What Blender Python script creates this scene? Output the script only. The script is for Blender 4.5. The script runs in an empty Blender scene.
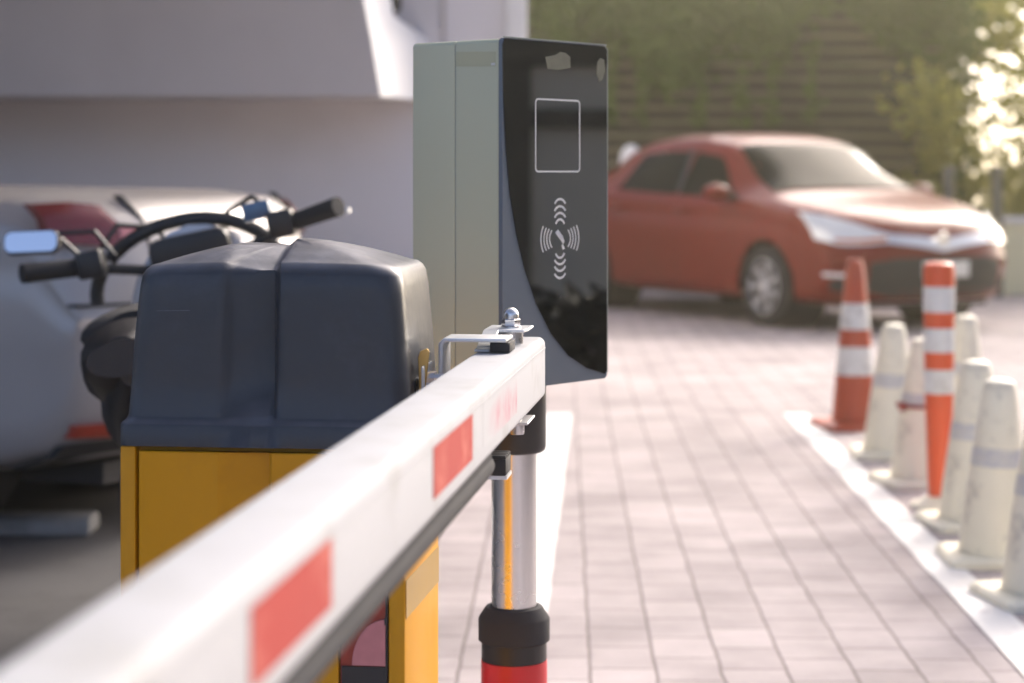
import bpy, bmesh, math, random
from mathutils import Vector, Matrix
random.seed(7)
R = math.radians
S = bpy.context.scene
COL = S.collection
PI = math.pi

# ------------------------------------------------------------------ camera
F, H, HZ = 2000.0, 1.17, 175.0          # focal length in px, eye height, horizon row
def at(px, py, Y):
    return Vector(((px - 512) * Y / F, Y, H - (py - HZ) * Y / F))
cd = bpy.data.cameras.new('camera'); cam = bpy.data.objects.new('camera', cd); COL.objects.link(cam)
cam.location = (0, 0, H); cam.rotation_euler = (R(90), 0, 0)
cd.sensor_width = 36; cd.lens = 36 * F / 1024; cd.shift_y = -(341.5 - HZ) / 1024
cd.clip_start = .05; cd.clip_end = 2000
cd.dof.use_dof = True; cd.dof.focus_distance = 2.88; cd.dof.aperture_fstop = 3.7
S.camera = cam

# ------------------------------------------------------------------ materials
def mat(name, col, rough=.5, metal=0., var=.08, scale=8., bump=0., bscale=60., coat=0., spec=.5, dirt=None, dscale=3., dlo=.5, dhi=.7, trans=0.):
    m = bpy.data.materials.new(name); m.use_nodes = True
    nt = m.node_tree; n = nt.nodes; b = n['Principled BSDF']
    b.inputs['Roughness'].default_value = rough; b.inputs['Metallic'].default_value = metal
    b.inputs['Coat Weight'].default_value = coat; b.inputs['Coat Roughness'].default_value = .06
    b.inputs['Specular IOR Level'].default_value = spec
    tc = n.new('ShaderNodeTexCoord')
    nz = n.new('ShaderNodeTexNoise'); nz.inputs['Scale'].default_value = scale; nz.inputs['Detail'].default_value = 5
    nt.links.new(tc.outputs['Object'], nz.inputs['Vector'])
    cr = n.new('ShaderNodeMix'); cr.data_type = 'RGBA'
    lo = [c * (1 - var) for c in col] + [1]; hi = [min(1, c * (1 + var)) for c in col] + [1]
    cr.inputs[6].default_value = lo; cr.inputs[7].default_value = hi
    nt.links.new(nz.outputs['Fac'], cr.inputs[0])
    out = cr.outputs[2]
    if dirt:
        d = n.new('ShaderNodeTexNoise'); d.inputs['Scale'].default_value = dscale; d.inputs['Detail'].default_value = 8; d.inputs['Roughness'].default_value = .65
        nt.links.new(tc.outputs['Object'], d.inputs['Vector'])
        mr = n.new('ShaderNodeMapRange'); mr.inputs[1].default_value = dlo; mr.inputs[2].default_value = dhi
        nt.links.new(d.outputs['Fac'], mr.inputs[0])
        mx = n.new('ShaderNodeMix'); mx.data_type = 'RGBA'; mx.inputs[7].default_value = list(dirt) + [1]
        nt.links.new(mr.outputs[0], mx.inputs[0]); nt.links.new(out, mx.inputs[6]); out = mx.outputs[2]
    nt.links.new(out, b.inputs['Base Color'])
    rr = n.new('ShaderNodeMapRange'); rr.inputs[3].default_value = max(0, rough * .85); rr.inputs[4].default_value = min(1, rough * 1.15)
    nt.links.new(nz.outputs['Fac'], rr.inputs[0]); nt.links.new(rr.outputs[0], b.inputs['Roughness'])
    if bump:
        bz = n.new('ShaderNodeTexNoise'); bz.inputs['Scale'].default_value = bscale; bz.inputs['Detail'].default_value = 6
        nt.links.new(tc.outputs['Object'], bz.inputs['Vector'])
        bp = n.new('ShaderNodeBump'); bp.inputs['Strength'].default_value = bump; bp.inputs['Distance'].default_value = .01
        nt.links.new(bz.outputs['Fac'], bp.inputs['Height']); nt.links.new(bp.outputs[0], b.inputs['Normal'])
    if trans:
        tb = n.new('ShaderNodeBsdfTranslucent'); nt.links.new(out, tb.inputs[0])
        ms = n.new('ShaderNodeMixShader'); ms.inputs[0].default_value = trans
        nt.links.new(b.outputs[0], ms.inputs[1]); nt.links.new(tb.outputs[0], ms.inputs[2])
        nt.links.new(ms.outputs[0], n['Material Output'].inputs[0])
    return m

M = {}
M['boom'] = mat('boom_white_powder_coat', (.47, .475, .485), .78, spec=.15, var=.04, scale=3, dirt=(.36, .355, .34), dscale=7, dlo=.52, dhi=.80, bump=.03, bscale=300)
M['stripe'] = mat('red_reflective_tape', (.40, .06, .05), .75, spec=.15, var=.10, scale=14, dirt=(.62, .22, .17), dscale=9, dlo=.5, dhi=.75)
M['rubber_grey'] = mat('grey_rubber', (.05, .05, .053), .85, spec=.12, var=.12, scale=10)
M['hood'] = mat('slate_blue_fibreglass', (.036, .0395, .047), .34, var=.12, scale=4, bump=.12, bscale=25, dirt=(.06, .066, .08), dscale=6, dlo=.55, dhi=.75)
def dust_skylight(m, col, amt):
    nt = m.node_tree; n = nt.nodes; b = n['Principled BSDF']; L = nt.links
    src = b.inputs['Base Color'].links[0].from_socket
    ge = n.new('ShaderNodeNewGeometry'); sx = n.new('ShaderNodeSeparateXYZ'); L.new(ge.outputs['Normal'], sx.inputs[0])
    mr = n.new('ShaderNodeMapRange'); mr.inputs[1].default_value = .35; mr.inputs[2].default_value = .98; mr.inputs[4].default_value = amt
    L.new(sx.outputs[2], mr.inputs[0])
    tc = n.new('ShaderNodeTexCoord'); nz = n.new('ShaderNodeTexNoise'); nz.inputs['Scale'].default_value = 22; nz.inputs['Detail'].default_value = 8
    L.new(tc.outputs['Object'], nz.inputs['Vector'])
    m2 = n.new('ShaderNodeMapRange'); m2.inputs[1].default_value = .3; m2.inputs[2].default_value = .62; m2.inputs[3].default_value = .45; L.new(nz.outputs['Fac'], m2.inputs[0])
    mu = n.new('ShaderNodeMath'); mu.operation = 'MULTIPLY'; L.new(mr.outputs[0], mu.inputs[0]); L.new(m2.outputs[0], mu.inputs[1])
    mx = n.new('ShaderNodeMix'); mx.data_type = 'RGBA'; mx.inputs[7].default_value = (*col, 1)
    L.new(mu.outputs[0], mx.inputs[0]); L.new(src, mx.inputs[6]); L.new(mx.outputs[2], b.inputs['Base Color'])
dust_skylight(M['hood'], (.20, .20, .22), .9)  # upward faces lightened: skylight painted in with the settled dust
def smudge(m, scale, lo, hi, a=.45, c=.7):
    nt = m.node_tree; n = nt.nodes; b = n['Principled BSDF']; L = nt.links
    tc = n.new('ShaderNodeTexCoord'); mp = n.new('ShaderNodeMapping'); mp.inputs['Scale'].default_value = (1, 1, .45); L.new(tc.outputs['Object'], mp.inputs[0])
    nz = n.new('ShaderNodeTexNoise'); nz.inputs['Scale'].default_value = scale; nz.inputs['Detail'].default_value = 9; nz.inputs['Roughness'].default_value = .7; nz.inputs['Distortion'].default_value = .8
    L.new(mp.outputs[0], nz.inputs['Vector'])
    mr = n.new('ShaderNodeMapRange'); mr.inputs[1].default_value = a; mr.inputs[2].default_value = c; mr.inputs[3].default_value = lo; mr.inputs[4].default_value = hi
    L.new(nz.outputs['Fac'], mr.inputs[0]); L.new(mr.outputs[0], b.inputs['Roughness']); L.new(mr.outputs[0], b.inputs['Coat Roughness'])
M['scratch'] = mat('pale_scratch', (.16, .17, .20), .6)
M['yellow'] = mat('yellow_cabinet_paint', (.62, .285, .006), .40, var=.06, scale=5, spec=.25, bump=.03, bscale=40, dirt=(.52, .225, .010), dscale=4)
M['tape'] = mat('brown_packing_tape', (.42, .26, .06), .35, var=.15, scale=40)
M['black'] = mat('black_plastic', (.018, .018, .02), .42, var=.2, scale=20)
M['blackm'] = mat('matt_black_rubber', (.022, .022, .024), .75, var=.2, scale=20)
M['redp'] = mat('red_lens', (.36, .04, .02), .3, var=.1)
M['pinkp'] = mat('pink_lens', (.55, .20, .20), .35, var=.15, scale=60)
M['steel'] = mat('brushed_steel', (.62, .62, .63), .28, 1., var=.05, scale=40)
M['chrome'] = mat('polished_steel_tube', (.76, .75, .74), .27, 1., var=.03, scale=6)
M['brass'] = mat('brass_key', (.62, .40, .14), .35, 1., var=.08)
M['zinc'] = mat('zinc_plated_bracket', (.70, .71, .72), .38, .6, var=.05, scale=30)
M['olive'] = mat('sage_green_housing', (.55, .56, .385), .45, var=.03, scale=3, bump=.06, bscale=500, coat=.08)
M['olivet'] = mat('sage_green_tape_mark', (.47, .47, .30), .4, var=.05)
M['slate'] = mat('slate_bezel_plastic', (.125, .15, .175), .38, var=.05, scale=6, bump=.04, bscale=400)
M['panel'] = mat('black_glossy_panel', (.008, .009, .009), .04, var=.2, scale=20, spec=1.0, coat=1.)
M['panel'].node_tree.nodes['Principled BSDF'].inputs['Coat IOR'].default_value = 1.85
smudge(M['panel'], 9, .02, .09, .5, .9)
M['edge'] = mat('pale_acrylic_edge', (.34, .38, .34), .2, var=.05)
M['print'] = mat('white_screen_print', (.66, .66, .62), .5, var=.03)
M['printg'] = mat('grey_screen_print', (.12, .13, .12), .5, var=.05)
M['reflect_patch'] = mat('painted_reflection', (.13, .13, .085), .6, var=.3, scale=60)
M['redtube'] = mat('red_reflective_tube', (.62, .02, .028), .32, var=.06, scale=20)
M['carred'] = mat('burnt_red_car_paint', (.16, .012, .005), .30, .0, var=.05, scale=2, coat=.10, spec=.2)
M['carsilver'] = mat('silver_car_paint', (.38, .355, .345), .38, .2, var=.04, scale=2, coat=.5)
M['carglass'] = mat('tinted_car_glass', (.007, .009, .008), .10, var=.1, spec=.03)
M['tyre'] = mat('tyre_rubber', (.02, .02, .021), .8, var=.25, scale=30)
M['rim'] = mat('alloy_rim', (.62, .62, .63), .35, .6, var=.06)
M['lamp'] = mat('clear_headlamp', (.80, .82, .82), .12, .25, var=.15, scale=14, coat=1.)
M['amber'] = mat('amber_lens', (.55, .16, .03), .2, var=.1)
M['taillight'] = mat('dark_red_tail_lens', (.16, .010, .014), .15, var=.15, scale=12, coat=.8)
M['taillight2'] = mat('pale_pink_tail_lens', (.50, .17, .18), .15, var=.15, scale=12, coat=.8)
M['plate'] = mat('number_plate_white', (.68, .68, .62), .45, var=.05)
M['conew'] = mat('weathered_white_cone', (.90, .85, .68), .5, var=.07, scale=7, dirt=(.40, .37, .31), dscale=9, dlo=.54, dhi=.74)
M['coneo'] = mat('orange_cone_plastic', (.46, .075, .03), .45, var=.10, scale=7, dirt=(.36, .07, .04), dscale=5)
M['posto'] = mat('bright_orange_post', (.72, .10, .03), .42, var=.08, scale=7)
M['band'] = mat('white_reflective_band', (.74, .74, .72), .4, var=.05, scale=18, dirt=(.5, .49, .47), dscale=12)
M['bandg'] = mat('grey_worn_band', (.54, .54, .56), .5, var=.15, scale=18, dirt=(.70, .68, .60), dscale=14, dlo=.42, dhi=.6)
M['tie'] = mat('red_cord', (.30, .04, .03), .7)
M['wallw'] = mat('painted_render', (.80, .775, .79), .75, var=.03, scale=1.5, bump=.15, bscale=90, dirt=(.72, .695, .70), dscale=1.2, dlo=.5, dhi=.8)
M['wallg'] = mat('grey_render', (.58, .55, .545), .8, var=.04, scale=1.2, bump=.2, bscale=80, dirt=(.53, .50, .495), dscale=1.4, dlo=.5, dhi=.8)
M['white'] = mat('white_render', (.86, .86, .85), .7, var=.03, bump=.1, bscale=80)
M['cream'] = mat('cream_wall', (.78, .74, .50), .75, var=.08, scale=3, bump=.2, bscale=50)
M['beige'] = mat('beige_facade', (.74, .73, .62), .8, var=.05, bump=.2, bscale=60)
M['slat'] = mat('brown_grey_slats', (.16, .138, .088), .75, var=.3, scale=2.2, bump=.3, bscale=40, dirt=(.085, .086, .042), dscale=1.6)
M['slatback'] = mat('dark_wall_backing', (.05, .045, .032), .85, var=.3, scale=2)
M['post'] = mat('dark_metal_post', (.10, .10, .08), .5, var=.15)
M['leaf'] = mat('ivy_leaf', (.085, .135, .02), .55, var=.5, scale=1.6, trans=.4)
M['leafglow'] = mat('glow_yellow_leaf', (.42, .41, .10), .5, var=.3, scale=1.2, trans=.65)  # leaf colour lightened so the tree and bush carry the glow
M['leafd'] = mat('dark_hedge_leaf', (.012, .017, .010), .6, var=.5, scale=3)
M['bark'] = mat('bark', (.12, .09, .06), .9, var=.3, scale=14, bump=.6, bscale=30)
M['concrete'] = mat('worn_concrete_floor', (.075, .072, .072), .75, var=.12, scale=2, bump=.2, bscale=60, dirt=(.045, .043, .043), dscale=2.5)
M['kerb'] = mat('kerb_paint', (.24, .235, .225), .7, var=.1, scale=6, dirt=(.15, .145, .14), dscale=5)
M['line'] = mat('white_road_paint', (.80, .79, .77), .7, spec=.5, var=.05, scale=9, bump=.15, bscale=80, dirt=(.42, .37, .37), dscale=9, dlo=.58, dhi=.78)
M['asphalt'] = mat('asphalt', (.10, .095, .09), .85, var=.2, scale=5, bump=.3, bscale=120)
M['blue'] = mat('blue_tank_paint', (.05, .13, .24), .3, var=.1, coat=.6)
M['mirror'] = mat('mirror_glass', (.86, .88, .92), .03, 1., var=.01)
M['whitep'] = mat('white_motorbike_plastic', (.62, .62, .64), .3, var=.05, coat=.5)
M['windowd'] = mat('dark_window', (.02, .022, .025), .08, var=.1)

def faded():
    m = mat('worn_pink_tape', (.66, .40, .44), .75, spec=.15, var=.1, scale=20)
    nt = m.node_tree; n = nt.nodes; b = n['Principled BSDF']
    tc = n.new('ShaderNodeTexCoord'); nz = n.new('ShaderNodeTexNoise')
    nz.inputs['Scale'].default_value = 18; nz.inputs['Detail'].default_value = 3
    mr = n.new('ShaderNodeMapRange'); mr.inputs[1].default_value = .36; mr.inputs[2].default_value = .66; mr.inputs[4].default_value = .8
    mx = n.new('ShaderNodeMix'); mx.data_type = 'RGBA'
    mx.inputs[6].default_value = (.76, .72, .74, 1); mx.inputs[7].default_value = (.50, .12, .17, 1)
    nt.links.new(tc.outputs['Object'], nz.inputs['Vector']); nt.links.new(nz.outputs['Fac'], mr.inputs[0])
    sub = n.new('ShaderNodeVectorMath'); sub.operation = 'SUBTRACT'; sub.inputs[1].default_value = (.141, -.045, .878)
    sc = n.new('ShaderNodeVectorMath'); sc.operation = 'MULTIPLY'; sc.inputs[1].default_value = (0, 4.2, 34)
    ln = n.new('ShaderNodeVectorMath'); ln.operation = 'LENGTH'
    m2 = n.new('ShaderNodeMapRange'); m2.inputs[1].default_value = 1.0; m2.inputs[2].default_value = .15; m2.inputs[4].default_value = 1
    mu = n.new('ShaderNodeMath'); mu.operation = 'MULTIPLY'
    nt.links.new(tc.outputs['Object'], sub.inputs[0]); nt.links.new(sub.outputs[0], sc.inputs[0]); nt.links.new(sc.outputs[0], ln.inputs[0])
    nt.links.new(ln.outputs['Value'], m2.inputs[0]); nt.links.new(m2.outputs[0], mu.inputs[0]); nt.links.new(mr.outputs[0], mu.inputs[1])
    mx.inputs[6].default_value = (.465, .47, .48, 1)
    nt.links.new(mu.outputs[0], mx.inputs[0]); nt.links.new(mx.outputs[2], b.inputs['Base Color'])
    return m
M['faded'] = faded()

def paver():
    m = bpy.data.materials.new('pink_grey_pavers'); m.use_nodes = True
    nt = m.node_tree; n = nt.nodes; b = n['Principled BSDF']; L = nt.links
    tc = n.new('ShaderNodeTexCoord')
    nz = n.new('ShaderNodeTexNoise'); nz.inputs['Scale'].default_value = 7; nz.inputs['Detail'].default_value = 2
    L.new(tc.outputs['Object'], nz.inputs['Vector'])
    sub = n.new('ShaderNodeVectorMath'); sub.operation = 'SUBTRACT'; sub.inputs[1].default_value = (.5, .5, .5)
    L.new(nz.outputs['Color'], sub.inputs[0])
    sc = n.new('ShaderNodeVectorMath'); sc.operation = 'SCALE'; sc.inputs['Scale'].default_value = .013
    L.new(sub.outputs[0], sc.inputs[0])
    add = n.new('ShaderNodeVectorMath'); L.new(tc.outputs['Object'], add.inputs[0]); L.new(sc.outputs[0], add.inputs[1])
    mp = n.new('ShaderNodeMapping'); mp.inputs['Rotation'].default_value = (0, 0, R(90 + 1.46)); mp.inputs['Location'].default_value = (0, .092, 0)
    L.new(add.outputs[0], mp.inputs['Vector'])
    br = n.new('ShaderNodeTexBrick'); L.new(mp.outputs[0], br.inputs['Vector'])
    br.inputs['Scale'].default_value = 1; br.inputs['Brick Width'].default_value = .215; br.inputs['Row Height'].default_value = .1545
    br.inputs['Mortar Size'].default_value = .005; br.inputs['Mortar Smooth'].default_value = .35
    br.inputs['Color1'].default_value = (.40, .352, .355, 1); br.inputs['Color2'].default_value = (.48, .425, .428, 1)
    br.inputs['Mortar'].default_value = (.25, .213, .212, 1)
    st = n.new('ShaderNodeTexNoise'); st.inputs['Scale'].default_value = 1.7; st.inputs['Detail'].default_value = 9; st.inputs['Roughness'].default_value = .62
    L.new(tc.outputs['Object'], st.inputs['Vector'])
    mr = n.new('ShaderNodeMapRange'); mr.inputs[1].default_value = .3; mr.inputs[2].default_value = .7; mr.inputs[3].default_value = .66; mr.inputs[4].default_value = 1.14
    L.new(st.outputs['Fac'], mr.inputs[0])
    mul = n.new('ShaderNodeVectorMath'); mul.operation = 'SCALE'; L.new(br.outputs['Color'], mul.inputs[0]); L.new(mr.outputs[0], mul.inputs['Scale'])
    L.new(mul.outputs[0], b.inputs['Base Color'])
    fine = n.new('ShaderNodeTexNoise'); fine.inputs['Scale'].default_value = 90; fine.inputs['Detail'].default_value = 4
    L.new(tc.outputs['Object'], fine.inputs['Vector'])
    inv = n.new('ShaderNodeMath'); inv.operation = 'MULTIPLY_ADD'; inv.inputs[1].default_value = -1.; L.new(br.outputs['Fac'], inv.inputs[0])
    fm = n.new('ShaderNodeMath'); fm.operation = 'MULTIPLY'; fm.inputs[1].default_value = .25; L.new(fine.outputs['Fac'], fm.inputs[0]); L.new(fm.outputs[0], inv.inputs[2])
    bp = n.new('ShaderNodeBump'); bp.inputs['Strength'].default_value = .6; bp.inputs['Distance'].default_value = .006
    L.new(inv.outputs[0], bp.inputs['Height']); L.new(bp.outputs[0], b.inputs['Normal'])
    b.inputs['Roughness'].default_value = .85; b.inputs['Specular IOR Level'].default_value = .25
    return m
M['paver'] = paver()

# ------------------------------------------------------------------ mesh helpers
class MB:
    def __init__(s): s.bm = bmesh.new()
    def verts(s, pts): return [s.bm.verts.new(p) for p in pts]
    def face(s, vs):
        try: return s.bm.faces.new(vs)
        except ValueError: return None
    def box(s, x0, x1, y0, y1, z0, z1, mtx=None):
        ps = [Vector((x, y, z)) for z in (z0, z1) for x, y in ((x0, y0), (x1, y0), (x1, y1), (x0, y1))]
        if mtx: ps = [mtx @ p for p in ps]
        v = s.verts(ps)
        for f in ((3, 2, 1, 0), (4, 5, 6, 7), (0, 1, 5, 4), (1, 2, 6, 5), (2, 3, 7, 6), (3, 0, 4, 7)): s.face([v[i] for i in f])
        return s
    def prism(s, poly, h0, h1, axes='xyz', mtx=None):
        # poly in the first two named axes, extruded along the third
        ix = ['xyz'.index(a) for a in axes]
        def P(p, h):
            q = [0, 0, 0]; q[ix[0]], q[ix[1]], q[ix[2]] = p[0], p[1], h
            q = Vector(q); return mtx @ q if mtx else q
        a = s.verts([P(p, h0) for p in poly]); b = s.verts([P(p, h1) for p in poly]); n = len(poly)
        s.face(a[::-1]); s.face(b)
        for i in range(n): s.face([a[i], a[(i + 1) % n], b[(i + 1) % n], b[i]])
        return s
    def rings(s, rs, close=True, cap=(True, True)):
        rv = [s.verts(r) for r in rs]; n = len(rv[0])
        for a, b in zip(rv, rv[1:]):
            for i in range(n if close else n - 1):
                s.face([a[i], a[(i + 1) % n], b[(i + 1) % n], b[i]])
        if close and cap[0]: s.face(rv[0][::-1])
        if close and cap[1]: s.face(rv[-1])
        return rv
    def lathe(s, prof, c=(0, 0, 0), axis='z', n=40, cap=(True, True), sq=None):
        rs = []
        for r, h in prof:
            ring = []
            for i in range(n):
                t = 2 * PI * i / n
                a, b = r * math.cos(t), r * math.sin(t)
                p = {'z': (a, b, h), 'y': (a, h, -b), 'x': (h, a, b)}[axis]
                ring.append(Vector(p) + Vector(c))
            rs.append(ring)
        s.rings(rs, cap=cap); return s
    def tube(s, pts, r, n=12, cap=True):
        pts = [Vector(p) for p in pts]; rr = r if isinstance(r, (list, tuple)) else [r] * len(pts)
        rs = []; up = None
        for i, p in enumerate(pts):
            d = (pts[min(i + 1, len(pts) - 1)] - pts[max(i - 1, 0)]).normalized()
            if up is None: up = d.orthogonal().normalized()
            up = (up - d * up.dot(d)).normalized(); w = d.cross(up)
            rs.append([p + (up * math.cos(2 * PI * k / n) + w * math.sin(2 * PI * k / n)) * rr[i] for k in range(n)])
        s.rings(rs, cap=(cap, cap)); return s
    def grid(s, rows, close=False):
        rv = [s.verts(r) for r in rows]
        for a, b in zip(rv, rv[1:]):
            for i in range(len(a) - 1): s.face([a[i], a[i + 1], b[i + 1], b[i]])
        return rv
    def bevel(s, w, seg=2, ang=30):
        bmesh.ops.recalc_face_normals(s.bm, faces=s.bm.faces)
        es = [e for e in s.bm.edges if len(e.link_faces) == 2 and e.calc_face_angle(0) > R(ang)]
        bmesh.ops.bevel(s.bm, geom=es, offset=w, segments=seg, profile=.5, affect='EDGES', clamp_overlap=True)
        return s
    def build(s, name, m, parent=None, smooth=True, ang=35, weld=False):
        if weld: bmesh.ops.remove_doubles(s.bm, verts=s.bm.verts, dist=1e-5)
        bmesh.ops.recalc_face_normals(s.bm, faces=s.bm.faces)
        for f in s.bm.faces: f.smooth = smooth
        if smooth:
            for e in s.bm.edges:
                e.smooth = not (len(e.link_faces) == 2 and e.calc_face_angle(0) > R(ang))
        me = bpy.data.meshes.new(name); s.bm.to_mesh(me); s.bm.free()
        me.materials.append(m)
        o = bpy.data.objects.new(name, me); COL.objects.link(o)
        if parent: o.parent = parent
        return o

def thing(name, label, cat, loc=(0, 0, 0), rot=(0, 0, 0), group=None):
    o = bpy.data.objects.new(name, None); COL.objects.link(o); o.location = loc; o.rotation_euler = rot
    o['label'] = label; o['category'] = cat
    if group: o['group'] = group
    return o
def tag(o, label, cat, group=None):
    o['label'] = label; o['category'] = cat
    if group: o['group'] = group
    return o
def struct(o, kind='structure'):
    o['kind'] = kind; return o
def copy_tree(o, loc, rotz=None, label=None):
    c = o.copy(); COL.objects.link(c); c.location = loc
    if rotz is not None: c.rotation_euler = (o.rotation_euler[0], o.rotation_euler[1], rotz)
    if label: c['label'] = label
    for ch in list(o.children):
        d = ch.copy(); COL.objects.link(d); d.parent = c
        for g in list(ch.children):
            e = g.copy(); COL.objects.link(e); e.parent = d
    return c
def interp(tab, x):
    if x <= tab[0][0]: return tab[0][1]
    for (a, va), (b, vb) in zip(tab, tab[1:]):
        if x <= b: return va + (vb - va) * (x - a) / (b - a)
    return tab[-1][1]
def sstep(a, b, x):
    t = max(0, min(1, (x - a) / (b - a))); return t * t * (3 - 2 * t)

# ------------------------------------------------------------------ setting: ground
g = MB(); g.grid([[(-75, -75, 0), (75, -75, 0)], [(-75, 75, 0), (75, 75, 0)]])
struct(g.build('ground', M['asphalt']))
g = MB(); g.grid([[(-2.4, -12, .004), (14, -12, .004)], [(-2.4, 3.6, .004), (14, 3.6, .004)]]); 
g.grid([[(-.62, 3.6, .004), (14, 3.6, .004)], [(-.45, 20.8, .004), (14, 20.8, .004)]])
struct(g.build('paved_road', M['paver'], weld=False))
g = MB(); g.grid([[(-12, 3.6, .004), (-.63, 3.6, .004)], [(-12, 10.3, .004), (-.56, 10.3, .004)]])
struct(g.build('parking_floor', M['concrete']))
dl = Vector((.0255, 1, 0))
def road_line(x0, x1, Y0, Y1, name):
    g = MB(); n = 30; rows = []
    for i in range(n + 1):
        Y = Y0 + (Y1 - Y0) * i / n
        rows.append([(x0 + dl.x * Y + random.uniform(-.003, .003), Y, .008), (x1 + dl.x * Y + random.uniform(-.003, .003), Y, .008)])
    g.grid(rows); return struct(g.build(name, M['line']))
# right line: left edge at (783,415) -> 9.75 m
xr = 271 * 9.75 / F - dl.x * 9.75
road_line(xr, xr + .118, 1.0, 9.75, 'road_marking')
g = MB(); rows = []
for i in range(31):
    Y = 4.75 + 5.0 * i / 30; xe = .2925 + .0451 * (Y - 9.75)
    wd = .17 * min(1, .12 + i / 9)
    rows.append([(xe - wd + random.uniform(-.006, .006), Y, .008), (xe + random.uniform(-.003, .003), Y, .008)])
g.grid(rows); struct(g.build('road_marking', M['line']))

# ------------------------------------------------------------------ barrier gate
A = math.atan(.1165)
OX, OY = -.139, 2.6
ca, sa = math.cos(A), math.sin(A)
def loc(X, Y): return ((X - OX) * ca - (Y - OY) * sa, (X - OX) * sa + (Y - OY) * ca)
def beamy(X0, Y): return loc(X0 + .1165 * Y, Y)[1]
gate = thing('barrier_gate', 'yellow boom barrier with slate hood and white arm striped red', 'barrier', (OX, OY, 0), (0, 0, -A))
W, D, ZT = .382, .285, .812
# body: frame carcass with a recess for the door
b = MB()
prof = [(-W, 0), (-W + .021, 0), (-W + .021, .016), (-.022, .016), (-.022, 0), (0, 0), (0, D), (-W, D)]
b.prism(prof, .0, ZT); b.bevel(.003, 2)
body = b.build('cabinet', M['yellow'], gate)
b = MB(); b.box(-W - .012, .012, -.012, D + .012, 0, .022); b.bevel(.004); b.build('base_plate', M['yellow'], gate)
# door with folded channel
gx0, gx1 = -.245, -.178
b = MB()
dp = [(-W + .025, .013), (-W + .025, .001), (-W + .034, -.002), (gx0 - .004, -.002), (gx0 + .004, .004), (gx1 - .004, .0128), (gx1, -.002), (-.088, -.002), (-.088, .013)]
b.prism(dp, .06, .806); b.bevel(.0015, 1); door = b.build('door', M['yellow'], gate)
b = MB(); b.prism([(-.0885, .013), (-.0885, 0), (-.0255, 0), (-.0255, .013)], .66, .806); b.build('upper_panel', M['yellow'], gate)
# red lens and black slot at the lower right of the front
b = MB(); b.box(-.086, -.0245, .004, .0155, .40, .658); b.build('lamp_bezel', M['redp'], gate)
q = [(-.0258, .531), (-.0258, .591)] + [(-.0258 - .044 * math.sin(t), .531 + .06 * math.cos(t)) for t in [PI / 2 * k / 10 for k in range(1, 11)]]
b = MB(); b.prism(q, -.002, .0035, 'xzy'); b.build('lamp_lens', M['pinkp'], gate)  # pink quarter disc in front of the red bezel
b = MB(); b.box(-.084, -.026, .0005, .0035, .42, .529); b.build('lamp_slot', M['black'], gate)
b = MB(); b.tube([(-.0245, .001, .40), (-.0245, .001, .62), (-.027, .001, .645), (-.035, .001, .654)], .0017, 8)
b.box(-.0265, -.0225, -.004, .002, .585, .594); b.build('seal', M['black'], gate)
# tape patch on the right flank
b = MB(); b.prism([(.004, .592), (D - .004, .585), (D - .003, .636), (.003, .642)], 0.0006, .0012, 'yzx'); b.build('tape_patch', M['tape'], gate)

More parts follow.
